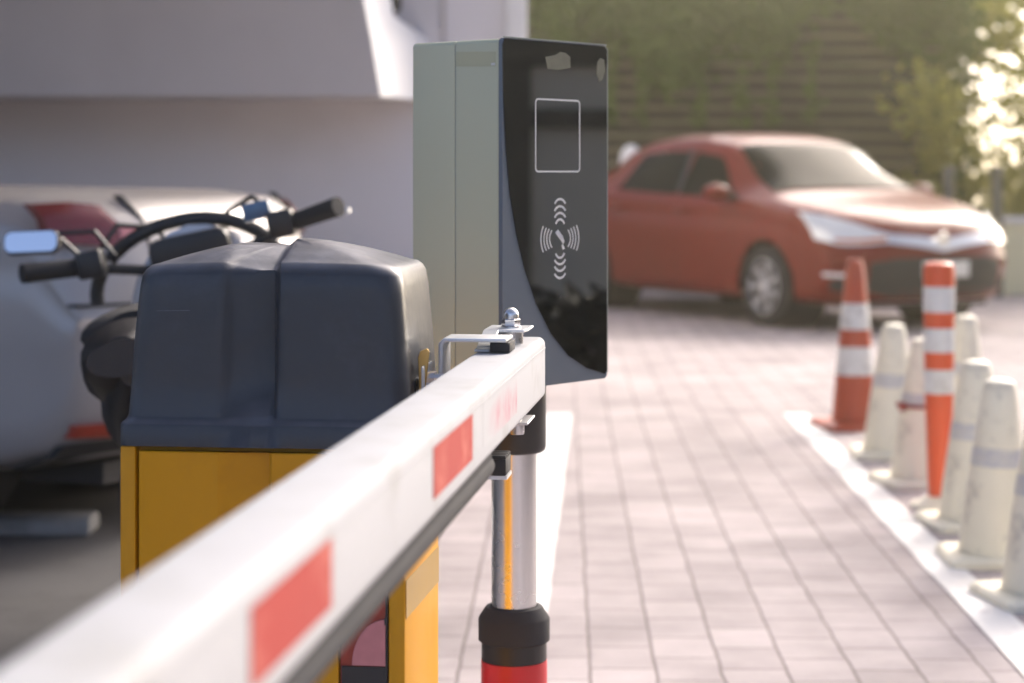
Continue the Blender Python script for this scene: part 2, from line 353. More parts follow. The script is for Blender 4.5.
# hood: rounded rings with a channel over the top
def hood():
    b = MB(); x0, x1, y0, y1 = -W - .003, .010, -.004, D + .006
    cx, cy = (x0 + x1) / 2, (y0 + y1) / 2; hx, hy = (x1 - x0) / 2, (y1 - y0) / 2
    base = []
    def seg(p, q, n):
        for i in range(n): base.append((p[0] + (q[0] - p[0]) * i / n, p[1] + (q[1] - p[1]) * i / n))
    def ring(ix, iy, r, gd):
        pts = []
        ax, ay = hx - ix, hy - iy
        for (sx, sy, a0) in ((1, -1, -PI / 2), (1, 1, 0), (-1, 1, PI / 2), (-1, -1, PI)):
            for k in range(9):
                t = a0 + PI / 2 * k / 8
                pts.append((sx * (ax - r) + r * math.cos(t), sy * (ay - r) + r * math.sin(t)))
            # straight run to the next corner
            nx = {(1, -1): (1, 1), (1, 1): (-1, 1), (-1, 1): (-1, -1), (-1, -1): (1, -1)}[(sx, sy)]
            p = pts[-1]; t2 = {(1, -1): (ax, ay - r), (1, 1): (-(ax - r), ay), (-1, 1): (-ax, -(ay - r)), (-1, -1): (ax - r, -ay)}[(sx, sy)]
            n = 44 if sx == -1 and sy == -1 or sx == 1 and sy == 1 else 14
            for k in range(1, n): pts.append((p[0] + (t2[0] - p[0]) * k / n, p[1] + (t2[1] - p[1]) * k / n))
        out = []
        for (x, y) in pts:
            wx = cx + x
            g_ = chan(wx)
            yy = y
            if abs(y) > ay - r * .5: yy = y - math.copysign(gd * g_, y)
            out.append((wx, cy + yy))
        return out
    def chan(wx):
        # steep shoulder at the right, slow ramp at the left
        t = max(0, min(1, (wx - gx0) / (gx1 - gx0))); return (.25 * sstep(0, .12, t) + .75 * t) * (1 - sstep(gx1 - .002, gx1 + .008, wx))
    zs = [(.8125, .0, .0, .018, 0.), (.8135, .0, .0, .018, .002), (.8395, .0005, .0005, .018, .003), (.8425, .002, .002, .018, .004),
          (.846, .006, .006, .020, .008), (.852, .008, .008, .022, .018), (.90, .0105, .0105, .026, .026), (.95, .0130, .012, .028, .028), (1.00, .017, .014, .030, .028),
          (1.020, .0190, .0150, .031, .028), (1.036, .0215, .0165, .032, .027), (1.0435, .025, .0195, .033, .025), (1.0475, .031, .0255, .034, .022), (1.0495, .040, .034, .034, .018)]
    rs = []
    for z, ix, iy, r, gd in zs:
        rs.append([Vector((x, y, z)) for x, y in ring(ix, iy, r, gd)])
    last = rs[-1]
    for s_ in (.9, .78, .64, .48, .32, .16, .03):
        rg = []
        for p in last:
            x = cx + (p.x - cx) * s_; y = cy + (p.y - cy) * s_
            z = 1.0495 + .029 * (1 - s_ ** 1.6)
            rg.append(Vector((x, y, z)))
        rs.append(rg)
    # shallow channel and crown across the top
    for rg in rs[-9:]:
        for p in rg:
            p.z -= .012 * chan(p.x); p.z += .006 * (1 - ((p.x - cx) / hx) ** 2)
    b.rings(rs, cap=(False, True))
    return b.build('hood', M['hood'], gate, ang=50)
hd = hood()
b = MB(); pts = [(.0005 - .0 + .0, .10 + .055 * math.cos(t) + .02, .955 + .03 * math.sin(t)) for t in [PI * k / 14 for k in range(15)]]
b.tube([(.0045 - .018 + .004, p[1], p[2]) for p in pts], .0022, 8); b.build('moulded_arc', M['scratch'], hd)
for (a, c) in (((-.335, -.001, .99), (-.29, -.001, .991)), ((-.262, .001, 1.004), (-.258, .001, .982)), ((-.29, -.001, .915), (-.288, -.001, .90))):
    b = MB(); off = Vector((0, .0095, 0)); b.tube([Vector(a) + off * 1.2, Vector(c) + off * 1.2], .0009, 6); b.build('scratch', M['scratch'], hd)
# brass key in the lock on the right flank
b = MB(); b.lathe([(.013, -.006), (.013, .006), (.009, .008)], (-.004, .085, .885), 'x', 20); lock = b.build('lock', M['black'], gate)
b = MB()
kp = [(.001, .862), (.006, .870), (.004, .926), (.007, .934), (.0165, .938), (.0195, .933), (.0135, .880), (.0125, .862)]
b.prism(kp, .078, .083, 'xzy'); b.bevel(.001, 1); b.build('key', M['brass'], lock)
# shaft and clamp jaws
b = MB(); b.lathe([(.022, -.01), (.022, .052)], (0, .15, .872), 'x', 24); b.build('shaft', M['steel'], gate)
BX0, BX1, BT, BB = .0666, .141, H - .243, H - .335
by = .165
def chamfer_rect(x0, x1, z0, z1, r, n=4):
    pts = []
    for (cx_, cz_, a0) in ((x1 - r, z0 + r, -PI / 2), (x1 - r, z1 - r, 0), (x0 + r, z1 - r, PI / 2), (x0 + r, z0 + r, PI)):
        for k in range(n + 1):
            t = a0 + PI / 2 * k / n; pts.append((cx_ + r * math.cos(t), cz_ + r * math.sin(t)))
    return pts
ZJ, ZL = .946, .752                                  # upper and lower jaw
b = MB()
b.prism([(.024, .742), (.0305, .742), (.0305, .938), (.034, .9425), (.118, .9425), (.118, .948), (.031, .948), (.024, .941)], by - .038, by + .034, 'xzy')
b.bevel(.002, 2); br = b.build('clamp_bracket', M['zinc'], gate)
b = MB(); b.prism([(.0305, .760), (.117, .760), (.117, .755), (.0305, .755)], by - .028, by + .028, 'xzy'); b.build('lower_jaw', M['zinc'], gate)
b = MB(); b.box(.094, .1215, by - .032, by + .030, .928, .9418); b.bevel(.0015); b.build('rubber_pad', M['blackm'], gate)
b = MB(); b.box(.080, .116, by - .030, by + .028, .7605, .783)
for k in range(4): b.box(.080, .116, by - .030 + k * .0148, by - .022 + k * .0148, .783, .788)
b.bevel(.0015); b.build('rubber_pad', M['blackm'], gate)
b = MB()
for yy in (by - .075, by - .055):
    b.lathe([(.0075, 0), (.0075, .012), (.004, .0125), (.004, .022)], (.012, yy, .898), 'x', 6)
b.build('bolt', M['steel'], gate)
b = MB(); b.box(.0105, .0135, by - .10, by - .02, .875, .915); b.bevel(.001, 1); b.build('mounting_plate', M['zinc'], gate)

# the arm
YE = beamy(-.30, 3.0); YN = beamy(-.30, -.15)
b = MB()
pr = chamfer_rect(BX0, BX1, BB, BT, .011, 5)
ys = [YN, YN + .5, -1.2, -.6, 0, .2, YE]
b.rings([[Vector((x, y, z)) for x, z in pr] for y in ys])
arm = b.build('boom_arm', M['boom'], gate, ang=40)
b = MB()   # thin moulded lip near the upper edge of the front face
b.box(BX1 - .0002, BX1 + .0012, YN, YE - .003, BT - .0165, BT - .0150); b.build('lip', M['boom'], arm)
b = MB(); b.rings([[Vector((x, y, z)) for x, z in chamfer_rect(BX0 + .0015, BX1 - .0015, BB + .0015, BT - .0015, .008, 4)] for y in (YE, YE + .004)]); b.build('end_cap', M['whitep'], arm)
for (Ya, Yb, za, zb, mm) in ((1.923, 2.198, .2625, .3125, 'stripe'), (1.212, 1.449, .2625, .3125, 'stripe'), (.50, .738, .2625, .3125, 'stripe')):
    ya, yb = beamy(-.30, Ya), beamy(-.30, Yb)
    b = MB(); b.prism([(ya, H - zb), (yb, H - zb), (yb, H - za), (ya, H - za)], BX1 + .0002, BX1 + .0008, 'yzx')
    b.build('reflective_stripe', M[mm], arm)
ya, yb = beamy(-.30, 2.29), beamy(-.30, 2.63)
b = MB(); b.prism([(ya, H - .3125), (yb, H - .3125), (yb, H - .2625), (ya, H - .2625)], BX1 - .0005, BX1 + .00015, 'yzx')
o = b.build('reflective_stripe', M['faded'], arm); o['label'] = 'worn pale pink stripe near the hinge'
# rubber edge under the arm
b = MB()
zc = BB - .0175; xc = .123; rp = [(.0105, 0)]
ye = beamy(-.318, 2.44)
pts = [(xc, YN, zc), (xc, -1.0, zc), (xc, -.3, zc), (xc, ye - .05, zc), (xc, ye - .012, zc), (xc, ye, zc + .002)]
b.tube(pts, [.0155, .0155, .0155, .0155, .0145, .010], 20)
b.box(xc - .012, xc + .012, YN, ye - .02, zc + .008, BB + .001)
b.build('rubber_edge', M['rubber_grey'], arm)
# swing hinge plates with acorn nut on top, bolt below
hy, hx_ = beamy(-.335, 2.88), .104
b = MB()
b.prism([(hx_ - .034, hy - .045), (hx_ + .024, hy - .045), (hx_ + .028, hy - .02), (hx_ + .028, hy + .045), (hx_ - .034, hy + .045)], .9465, .9505)
b.prism([(hy - .045, .9465), (hy - .045, .9505), (hy - .115, .9335), (hy - .115, .9295)], hx_ - .034, hx_ - .012, 'yzx')
b.box(hx_ - .034, hx_ - .012, hy - .145, hy - .113, .9275, .9315)
b.bevel(.001, 1); b.build('hinge_plate', M['zinc'], gate)
b = MB(); b.lathe([(.018, BT), (.018, .9464)], (hx_, hy, 0), 'z', 24); b.build('spacer', M['steel'], gate)
b = MB(); b.lathe([(.0145, .9507), (.0145, .9525)], (hx_, hy, 0), 'z', 24)
b.lathe([(.013, .9527), (.0138, .954), (.0138, .962), (.0122, .9635)], (hx_, hy, 0), 'z', 6)
b.lathe([(.0115, .9636)] + [(.0115 * math.cos(t), .968 + .0115 * math.sin(t)) for t in [PI / 2 * k / 8 for k in range(9)]][:-1] + [(.0003, .9796)], (hx_, hy, 0), 'z', 24)
b.build('acorn_nut', M['chrome'], gate)
b = MB(); b.prism([(hx_ - .02, hy - .05), (hx_ + .030, hy - .05), (hx_ + .030, hy + .045), (hx_ - .02, hy + .045)], .816, .8195); b.bevel(.0008, 1); b.build('hinge_plate', M['zinc'], gate)
b = MB(); b.lathe([(.0105, .801), (.011, .803), (.011, .814), (.0135, .8145), (.0135, .8158)], (hx_ + .012, hy - .03, 0), 'z', 20); b.build('bolt', M['steel'], gate)
b = MB(); b.lathe([(.016, .8196), (.016, BB)], (hx_, hy, 0), 'z', 24); b.build('spacer', M['steel'], gate)

# ------------------------------------------------------------------ card reader on its post
RW, RD, RZ0, RZ1 = .2744, .1951, .826, 1.389
PHI = math.atan2(.762, .648)                              # direction of the front's width
cx0, cy0 = -.0176, 3.2
reader = thing('card_reader', 'sage green parking card reader on steel post behind the white arm', 'card reader', (cx0, cy0, 0), (0, 0, PHI))
# local x: along front, local y: back along the side
def front(px, py):
    d = Vector(((px - 512) / F, 1, -(py - HZ) / F)); n = Vector((math.sin(PHI), -math.cos(PHI), 0)); c = Vector((cx0, cy0, H))
    t = (c - Vector((0, 0, H))).dot(n) / d.dot(n); p = d * t
    return ((p.x - cx0) * math.cos(PHI) + (p.y - cy0) * math.sin(PHI), H + p.z)
YM = .099
def rr(x0, x1, z0, z1, r, n=5): return chamfer_rect(x0, x1, z0, z1, r, n)
b = MB(); b.prism(rr(0, RW, RZ0, RZ1, .008), .006, YM - .0006, 'xzy'); b.bevel(.0012, 1, 60); hs = b.build('front_housing', M['olive'], reader)
b = MB(); b.prism(rr(.0, RW, RZ0, RZ1, .008), YM + .0006, RD, 'xzy'); b.bevel(.004, 3, 60); b.build('rear_housing', M['olive'], reader)
b = MB(); b.prism(rr(.002, RW - .002, RZ0 + .002, RZ1 - .002, .007), YM - .002, YM + .002, 'xzy'); b.build('seam', M['slate'], reader)
b = MB(); b.prism([(.010, 1.344), (YM - .002, 1.347), (YM - .002, 1.371), (.010, 1.368)], -.0006, -.0002, 'yzx'); b.build('tape_and_reflection_mark', M['olivet'], reader)
b = MB(); b.box(-.0012, .002, .012, .020, 1.346, 1.350); b.build('clip', M['print'], reader)
b = MB(); b.prism(rr(0, RW, RZ0 - .002, RZ1 + .0015, .008), -.003, .0058, 'xzy'); b.bevel(.001, 1, 60); bz = b.build('bezel', M['slate'], reader)
# glossy panel with its swept left edge
cv = [(500.5, 44), (501.5, 100), (504, 150), (508, 195), (514.5, 235), (523, 270), (534.5, 304), (549.5, 334), (567, 356), (585, 368), (598, 372)]
cp = [front(*p) for p in cv]
top = RZ1 - .0005; xr_ = RW - .003
poly = cp + [(xr_ - .006, RZ0 + .006), (xr_, RZ0 + .012), (xr_, top - .006), (xr_ - .006, top)] + [(cp[0][0] + .004, top)]
b = MB(); b.prism(poly, -.0048, -.0031, 'xzy'); b.build('glass_panel', M['panel'], reader, smooth=False)
b = MB(); b.box(.004, RW - .004, -.0049, -.0005, RZ1 + .0017, RZ1 + .0031); b.box(RW - .0028, RW - .0008, -.0046, -.0032, RZ0 + .008, RZ1 - .004); b.build('edge_trim', M['edge'], reader)
# printed marks
def stroke(mb, pts, w, y0=-.0052, y1=-.00485, closed=False):
    n = len(pts); L_, R_ = [], []
    for i in range(n):
        if closed: a, c = pts[i - 1], pts[(i + 1) % n]
        else: a, c = pts[max(i - 1, 0)], pts[min(i + 1, n - 1)]
        dx, dz = c[0] - a[0], c[1] - a[1]; l = math.hypot(dx, dz) or 1
        nx, nz = -dz / l * w / 2, dx / l * w / 2
        L_.append((pts[i][0] + nx, pts[i][1] + nz)); R_.append((pts[i][0] - nx, pts[i][1] - nz))
    rg = range(n if closed else n - 1)
    for i in rg:
        j = (i + 1) % n
        v = mb.verts([(L_[i][0], y0, L_[i][1]), (L_[j][0], y0, L_[j][1]), (R_[j][0], y0, R_[j][1]), (R_[i][0], y0, R_[i][1])]); mb.face(v)
x0, z0 = front(533.2, 171.5); x1, z1 = front(577.2, 101)
b = MB(); stroke(b, rr(x0, x1, z0, z1, .006), .0028, closed=True); b.build('card_square', M['print'], reader, smooth=False)
ic = front(557.6, 238.5); k = 1 / 590.0; ux = k / .648          # one photo pixel in face units (across) / (down)
icon = MB()
for dy in (33.5, 26.5, 20, 13.8):
    w_ = 6.2 if dy > 14 else 5
    for sgn in (1, -1):
        pts = [(ic[0] + ux * w_ * math.sin(t), ic[1] + sgn * k * (dy + 5.0 - 9 * (1 - math.cos(t)))) for t in [-1.05 + 2.1 * i / 10 for i in range(11)]]
        stroke(icon, pts, .0038)
for i_, dx in enumerate((10.5, 13.2, 16., 19.0)):
    hh = 8.4 + i_ * 1.35
    for sgn in (1, -1):
        pts = [(ic[0] + sgn * ux * (dx - 2.4 * (abs(t)) ** 2), ic[1] + k * (hh * t) + .0) for t in [-1 + 2 * j / 10 for j in range(11)]]
        stroke(icon, pts, .0027)
icon.build('tap_symbol', M['print'], reader, smooth=False)
h_ = MB()   # small hand holding a card in the middle
def pl(mb, pts, y=-.0052): mb.face(mb.verts([(ic[0] + ux * a, y, ic[1] + k * c) for a, c in pts]))
pl(h_, [(-5, 6), (-2, 9), (3, 2), (0, -1)]); pl(h_, [(-1, 1), (2.5, 3), (4.5, -3), (3, -6), (1.5, -3)]); pl(h_, [(1.5, -6), (3, -5.5), (5, -10), (2.5, -11)])
h_.build('hand_symbol', M['bandg'], reader, smooth=False)
# reflections painted as pale patches near the top of the panel
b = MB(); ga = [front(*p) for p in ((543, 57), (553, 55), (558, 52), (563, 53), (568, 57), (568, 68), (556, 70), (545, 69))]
b.prism(ga, -.0051, -.00485, 'xzy'); b.build('tape_and_reflection_mark', M['reflect_patch'], reader, smooth=False)
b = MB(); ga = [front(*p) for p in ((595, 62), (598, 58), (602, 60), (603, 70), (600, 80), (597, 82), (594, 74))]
b.prism(ga, -.0051, -.00485, 'xzy'); b.build('tape_and_reflection_mark', M['reflect_patch'], reader, smooth=False)
ld = front(557, 296); b = MB(); b.lathe([(.0022, -.0052), (.0022, -.0048)], (ld[0], 0, ld[1]), 'y', 14); b.build('sensor_hole', M['black'], reader)
# post under the housing
pw = Vector((.0035, 3.36, 0)); dxp, dyp = pw.x - cx0, pw.y - cy0
pc = (dxp * math.cos(PHI) + dyp * math.sin(PHI), -dxp * math.sin(PHI) + dyp * math.cos(PHI), 0)
def zy(py, Y=3.36): return H - (py - HZ) * Y / F
zcap = zy(452)
b = MB(); b.lathe([(.038, zcap), (.047, zcap + .001), (.052, zcap + .005), (.0537, zcap + .012), (.0537, RZ0 - .0025)], pc, 'z', 48); b.build('post_cap', M['black'], reader, ang=60)
zt = zy(606)
b = MB(); b.lathe([(.0378, zt - .01), (.0378, zcap - .0004)], pc, 'z', 64, cap=(False, False)); b.build('steel_tube', M['chrome'], reader)
b = MB(); b.lathe([(.039, zt + .002), (.0475, zt), (.058, zt - .016), (.060, zt - .020), (.060, zy(639)), (.0555, zy(641))], pc, 'z', 56, cap=(False, False)); b.build('collar', M['rubber_grey'], reader)
b = MB(); b.lathe([(.0548, zy(641)), (.0548, zy(658.5))], pc, 'z', 56, cap=(False, False)); b.build('black_band', M['black'], reader)
b = MB(); b.lathe([(.0555, 0.0), (.0555, zy(659))], pc, 'z', 56, cap=(False, True)); b.build('red_tube', M['redtube'], reader)
b = MB(); b.lathe([(.11, .0), (.11, .010), (.06, .014)], pc, 'z', 40); b.build('base_flange', M['black'], reader)

# ------------------------------------------------------------------ cars
def wheel(root, x, y, r, side, spokes=7):
    w = .195
    t = MB()
    pr = [(r * .68, -w / 2), (r * .82, -w / 2 - .004), (r * .95, -w / 2 + .012), (r, -w / 2 + .035), (r, w / 2 - .035), (r * .95, w / 2 - .012), (r * .82, w / 2 + .004), (r * .68, w / 2)]
    t.lathe(pr, (x, y, r), 'y', 44, cap=(False, False)); ty = t.build('wheel', M['tyre'], root)
    m = MB(); yo = y + side * .072
    m.lathe([(r * .69, -.085), (r * .69, .085)], (x, y, r), 'y', 40, cap=(False, False))
    m.lathe([(r * .69, -.006), (r * .66, .008), (r * .62, .004), (r * .62, -.02)], (x, yo + side * .012, r), 'y', 40, cap=(False, False))
    m.lathe([(.045, -.02), (.045, .012), (.03, .018)], (x, yo, r), 'y', 16)
    for k in range(spokes):
        a = 2 * PI * k / spokes + .2
        mt = Matrix.Translation((x, yo, r)) @ Matrix.Rotation(a, 4, 'Y')
        m.prism([(-.012, .03), (.012, .03), (.020, r * .66), (-.020, r * .66)], -.014, .012, 'xzy', mt)
    m.build('rim', M['rim'], ty)
    d = MB(); d.lathe([(r * .6, -.02), (r * .6, .0)], (x, y, r), 'y', 30); d.build('brake_disc', M['blackm'], ty)

PX = [(-2.24, .70), (-2.22, .86), (-2.17, 1.00), (-2.09, 1.075), (-1.85, 1.095), (-1.68, 1.105), (-1.15, 1.36), (-.85, 1.435), (-.45, 1.472), (-.05, 1.470), (.28, 1.425), (.45, 1.375), (1.12, 1.01), (1.25, .975),
      (1.7, .90), (1.92, .845), (2.03, .79), (2.10, .725), (2.145, .64), (2.17, .52)]
PB = [(-2.24, .68), (-2.23, .50), (-2.20, .36), (-2.12, .27), (-1.9, .23), (-1.5, .20), (1.6, .19), (1.95, .195), (2.07, .225), (2.13, .30), (2.165, .42), (2.17, .50)]
XF, XR = 1.20, -1.36
LONG = False
PXL = [(x if x <= -2.0 or x >= .2 else (x + .38 if x < -1.0 else x * .7 + .1), z) for x, z in PX]
PXL = [(-2.24, .70), (-2.22, .86), (-2.17, 1.00), (-2.09, 1.06), (-1.85, 1.085), (-.88, 1.10), (-.55, 1.36), (-.4, 1.43), (-.25, 1.472), (-.05, 1.470)] + PX[10:]
def zc_(x): return interp(PXL if LONG else PX, x)
def zb_(x): return interp(PB, x)
def halfw(x): return interp([(-2.24, .78), (-1.9, .83), (-1.2, .85), (.6, .85), (1.5, .845), (1.95, .82), (2.17, .78)], x)
def bend(x, y):
    f = (abs(y) / .85)
    return -.36 * f ** 3.2 * sstep(1.35, 2.1, x) + .26 * f ** 3.6 * sstep(-1.5, -2.15, x)
def belt(x): return interp([(-2.24, .70), (-2.1, .96), (-1.7, 1.03), (0, .965), (1.0, .935), (1.3, .89), (1.8, .82), (2.0, .74), (2.1, .66), (2.17, .51)], x)
def ghouse(x): return sstep(1.25, .75, x) * (sstep(-1.25, -.75, x) if LONG else sstep(-1.9, -1.35, x))
def section(x):
    w = halfw(x); c = zc_(x); bz_ = zb_(x); be = min(belt(x), c - .002); g_ = ghouse(x)
    lo = bz_; hi = be
    P = [(0, lo), (w * .80, lo)]
    sp = min(.09, (hi - lo) * .3)
    P += [(w - .035, lo + sp * .35), (w - .012, lo + sp)]
    for f, dw in ((.3, .006), (.5, .0), (.66, .0), (.80, .012), (.90, .008)): P.append((w - dw, lo + sp + (hi - lo - sp) * f))
    P.append((w - .022, hi))
    we = (w - .10) * (1 - g_) + (w - .245) * g_
    ze = c - (.03 * (1 - g_) + .075 * g_)
    ze = max(ze, hi + .001)
    for f in (.06, .35, .70, .93): 
        bul = .012 * math.sin(PI * f) * g_
        P.append((w - .022 - .012 * g_ + (we - (w - .022)) * f + bul, hi + (ze - hi) * f))
    P.append((we - .012, ze + .006 * g_))
    P.append((we - .05, ze + (c - ze) * .45))
    for f in (.72, .45, .2, 0): P.append((we * f, c - (c - ze) * .35 * f ** 2))
    return P
NS = 40
def surf_rows(x0, x1, n):
    return [x0 + (x1 - x0) * i / n for i in range(n + 1)]
def car(name, label, loc_, rotz, paint, front_style, scale=1.0, plate=True):
    root = thing(name, label, 'car', loc_, (0, 0, rotz)); root.scale = (scale,) * 3
    xs = surf_rows(-2.05, 1.98, 120)
    xs = [-2.24, -2.238, -2.232, -2.222, -2.21, -2.19, -2.17, -2.14, -2.10, -2.07] + xs + [2.0, 2.03, 2.06, 2.085, 2.105, 2.125, 2.14, 2.152, 2.16, 2.166, 2.17]
    m = MB(); rows = []
    def full(x):
        h = section(x)
        pts = []
        # refine the half section
        q = []
        for (a, c), (d, e) in zip(h, h[1:]):
            n = max(1, int(math.hypot(d - a, e - c) / .05))
            for k in range(n): q.append((a + (d - a) * k / n, c + (e - c) * k / n))
        q.append(h[-1]); return q
    # constant point count: sample each section segment with fixed counts
    cnt = [6, 2, 2, 4, 3, 3, 2, 2, 2, 1, 4, 4, 3, 1, 1, 3, 3, 3, 3]
    def ring(x):
        h = section(x); q = []
        for i, ((a, c), (d, e)) in enumerate(zip(h, h[1:])):
            n = cnt[i] if i < len(cnt) else 2
            for k in range(n): q.append((a + (d - a) * k / n, c + (e - c) * k / n))
        q.append(h[-1])
        L_ = [(y, z) for y, z in q]; R_ = [(-y, z) for y, z in reversed(q[1:-1])]
        return [Vector((x + bend(x, y), y, z)) for y, z in L_ + R_]
    rv = m.rings([ring(x) for x in xs])
    # wheel openings
    for xw in (XF, XR):
        RA = .345
        kill = []
        for f in m.bm.faces:
            c = f.calc_center_median()
            if abs(c.y) > .50 and c.z < .8 and math.hypot(c.x - xw, c.z - .31) < RA: kill.append(f)
        bmesh.ops.delete(m.bm, geom=kill, context='FACES')
        for v in m.bm.verts:
            if abs(v.co.y) > .6 and v.co.z < .8 and v.is_boundary:
                dx, dz = v.co.x - xw, v.co.z - .31; d = math.hypot(dx, dz)
                if .2 < d < .42 and v.co.z > .24: v.co.x = xw + dx / d * RA; v.co.z = .31 + dz / d * RA
    body = m.build('body', M[paint], root, ang=50)
    l = MB()
    for xw in (XF, XR):
        for sg in (1, -1):
            l.lathe([(.343, -.02 if sg > 0 else .02), (.355, -.28 * sg)], (xw, sg * .82, .31), 'y', 36, cap=(False, True))
    l.box(-2.0, 1.95, -.55, .55, .17, .24)
    l.build('wheel_arch', M['blackm'], root)
    def shell(x, y, z, off):      # front surface point
        xx = interp([(a[1], a[0]) for a in [(2.165, .42), (2.13, .30), (2.07, .225)][::-1]] + [(.52, 2.17), (.64, 2.145), (.725, 2.10), (.79, 2.03), (.845, 1.92), (.90, 1.7)], z)
        return xx
    FT = [(.195, 1.95), (.225, 2.07), (.30, 2.13), (.42, 2.165), (.52, 2.17), (.64, 2.145), (.725, 2.10), (.79, 2.03), (.845, 1.92), (.90, 1.7), (1.0, 1.14)]
    RT = [(.23, -1.9), (.27, -2.12), (.36, -2.20), (.50, -2.23), (.70, -2.24), (.86, -2.22), (1.0, -2.17), (1.075, -2.09), (1.09, -1.9)]
    def patch(pname, m_, edges, tab, sgn, off, ny=14, nz=5, parent=None):
        # edges: list of (y, zlo, zhi), a band lying on the nose (or tail) surface
        p = MB(); rows = []
        y0, y1 = edges[0][0], edges[-1][0]
        lo = [(e[0], e[1]) for e in edges]; hi = [(e[0], e[2]) for e in edges]
        for j in range(nz + 1):
            row = []
            for i in range(ny + 1):
                y = y0 + (y1 - y0) * i / ny; z = interp(lo, y) + (interp(hi, y) - interp(lo, y)) * j / nz
                x = interp(tab, z); row.append(Vector((x + bend(x, y) + sgn * off, y, z)))
            rows.append(row)
        vs = p.grid(rows)
        r = bmesh.ops.extrude_face_region(p.bm, geom=list(p.bm.faces))
        bmesh.ops.translate(p.bm, verts=[e for e in r['geom'] if isinstance(e, bmesh.types.BMVert)], vec=(-sgn * .03, 0, 0))
        return p.build(pname, m_, parent or root)
    for sg in (1, -1):
        e = [(.36, .65, .70), (.50, .64, .745), (.62, .63, .80), (.72, .63, .845), (.825, .67, .87)]
        if sg < 0: e = [(-a, c, d) for a, c, d in reversed(e)]
        hl = patch('headlight', M['lamp'], e, FT, 1, .012)
        e = [(.44, .662, .69), (.60, .65, .672), (.74, .655, .675)]
        if sg < 0: e = [(-a, c, d) for a, c, d in reversed(e)]
        patch('indicator', M['amber' if front_style else 'lamp'], e, FT, 1, .016, 8, 1, hl)
        e = [(.60, .30, .36), (.68, .29, .385), (.76, .31, .385)]
        if sg < 0: e = [(-a, c, d) for a, c, d in reversed(e)]
        fs = patch('fog_lamp_slot', M['blackm'], e, FT, 1, .008, 8, 3)
        e = [(.66, .40, .425), (.74, .405, .43), (.80, .41, .435)]
        if sg < 0: e = [(-a, c, d) for a, c, d in reversed(e)]
        patch('bumper_crease', M['lamp'], e, FT, 1, .010, 6, 1)
        e = [(.55, .935, .975), (.635, .93, .98), (.645, .92, 1.04), (.72, .92, 1.05), (.815, .93, 1.045)]
        if sg < 0: e = [(-a, c, d) for a, c, d in reversed(e)]
        tl = patch('taillight', M['taillight'], e, RT, -1, .012)
        e = [(.555, .94, .97), (.60, .938, .972), (.635, .936, .974)]
        if sg < 0: e = [(-a, c, d) for a, c, d in reversed(e)]
        patch('reverse_lamp', M['taillight2'], e, RT, -1, .016, 8, 2, tl)
        e = [(.58, .335, .375), (.66, .335, .38), (.76, .34, .38)]
        if sg < 0: e = [(-a, c, d) for a, c, d in reversed(e)]
        patch('reflector', M['redp'], e, RT, -1, .010, 8, 2)
    e = [(-.78, .735, .745), (0, .735, .745), (.78, .735, .745)]
    patch('bumper_gap', M['blackm'], e, RT, -1, .0015, 30, 1)
    e = [(-.76, .24, .315), (-.5, .24, .34), (0, .24, .34), (.5, .24, .34), (.76, .24, .315)]
    patch('rear_valance', M['blackm'], e, RT, -1, .004, 30, 2)
    for yy in (-.53, .53):
        e = [(yy - .004, .75, 1.07), (yy + .004, .75, 1.07)]
        patch('boot_gap', M['blackm'], e, RT, -1, .0015, 1, 10)
    e = [(-.34, .84, .868), (0, .84, .872), (.34, .84, .868)]
    patch('boot_trim', M['chrome'], e, RT, -1, .010, 16, 1)
    # chevron chrome bar between the lamps, black lower grille, number plates
    e = [(-.44, .645, .715), (-.2, .615, .695), (0, .58, .67), (.2, .615, .695), (.44, .645, .715)]
    gr = patch('grille_bar', M['zinc'], e, FT, 1, .014, 20, 3)
    e = [(-.56, .30, .50), (-.40, .255, .535), (0, .25, .545), (.40, .255, .535), (.56, .30, .50)]
    patch('lower_grille', M['blackm'], e, FT, 1, .006, 20, 4)
    e = [(-.5, .205, .222), (0, .202, .219), (.5, .205, .222)]
    patch('front_lip', M['zinc'], e, FT, 1, .012, 16, 1)
    b = MB(); b.box(2.185, 2.195, -.20, .20, .395, .51); b.bevel(.004); b.build('number_plate', M['plate'], root)
    b = MB(); b.lathe([(.055, 0), (.05, .012)], (2.155, 0, .665), 'x', 24); b.build('badge', M['chrome'], gr)
    b = MB(); b.box(-2.262, -2.250, -.20, .20, .70, .81); b.bevel(.004); b.build('number_plate', M['plate'], root)
    # glass, offset a few millimetres proud of the cabin
    def side(x, f, sg):
        h = section(x); i0 = 9; seg_ = h[9:14]
        # f 0..1 from belt to roof edge
        tot = len(seg_) - 1; k = min(int(f * tot), tot - 1); u = f * tot - k
        y = seg_[k][0] + (seg_[k + 1][0] - seg_[k][0]) * u; z = seg_[k][1] + (seg_[k + 1][1] - seg_[k][1]) * u
        return Vector((x + bend(x, y), sg * (y + .005), z + .002))
    for sg in (1, -1):
        for (lo, hi) in (((.92, .36), (.0, .0)), ((-.05, -.05), (-.50, -.35) if LONG else (-.98, -.80))):
            p = MB(); rows = []
            for j in range(9):
                f = .10 + .78 * j / 8
                xa = lo[0] + (lo[1] - lo[0]) * j / 8; xb = hi[0] + (hi[1] - hi[0]) * j / 8
                rows.append([side(xa + (xb - xa) * i / 14, f, sg) for i in range(15)])
            p.grid(rows); p.build('side_window', M['carglass'], root)
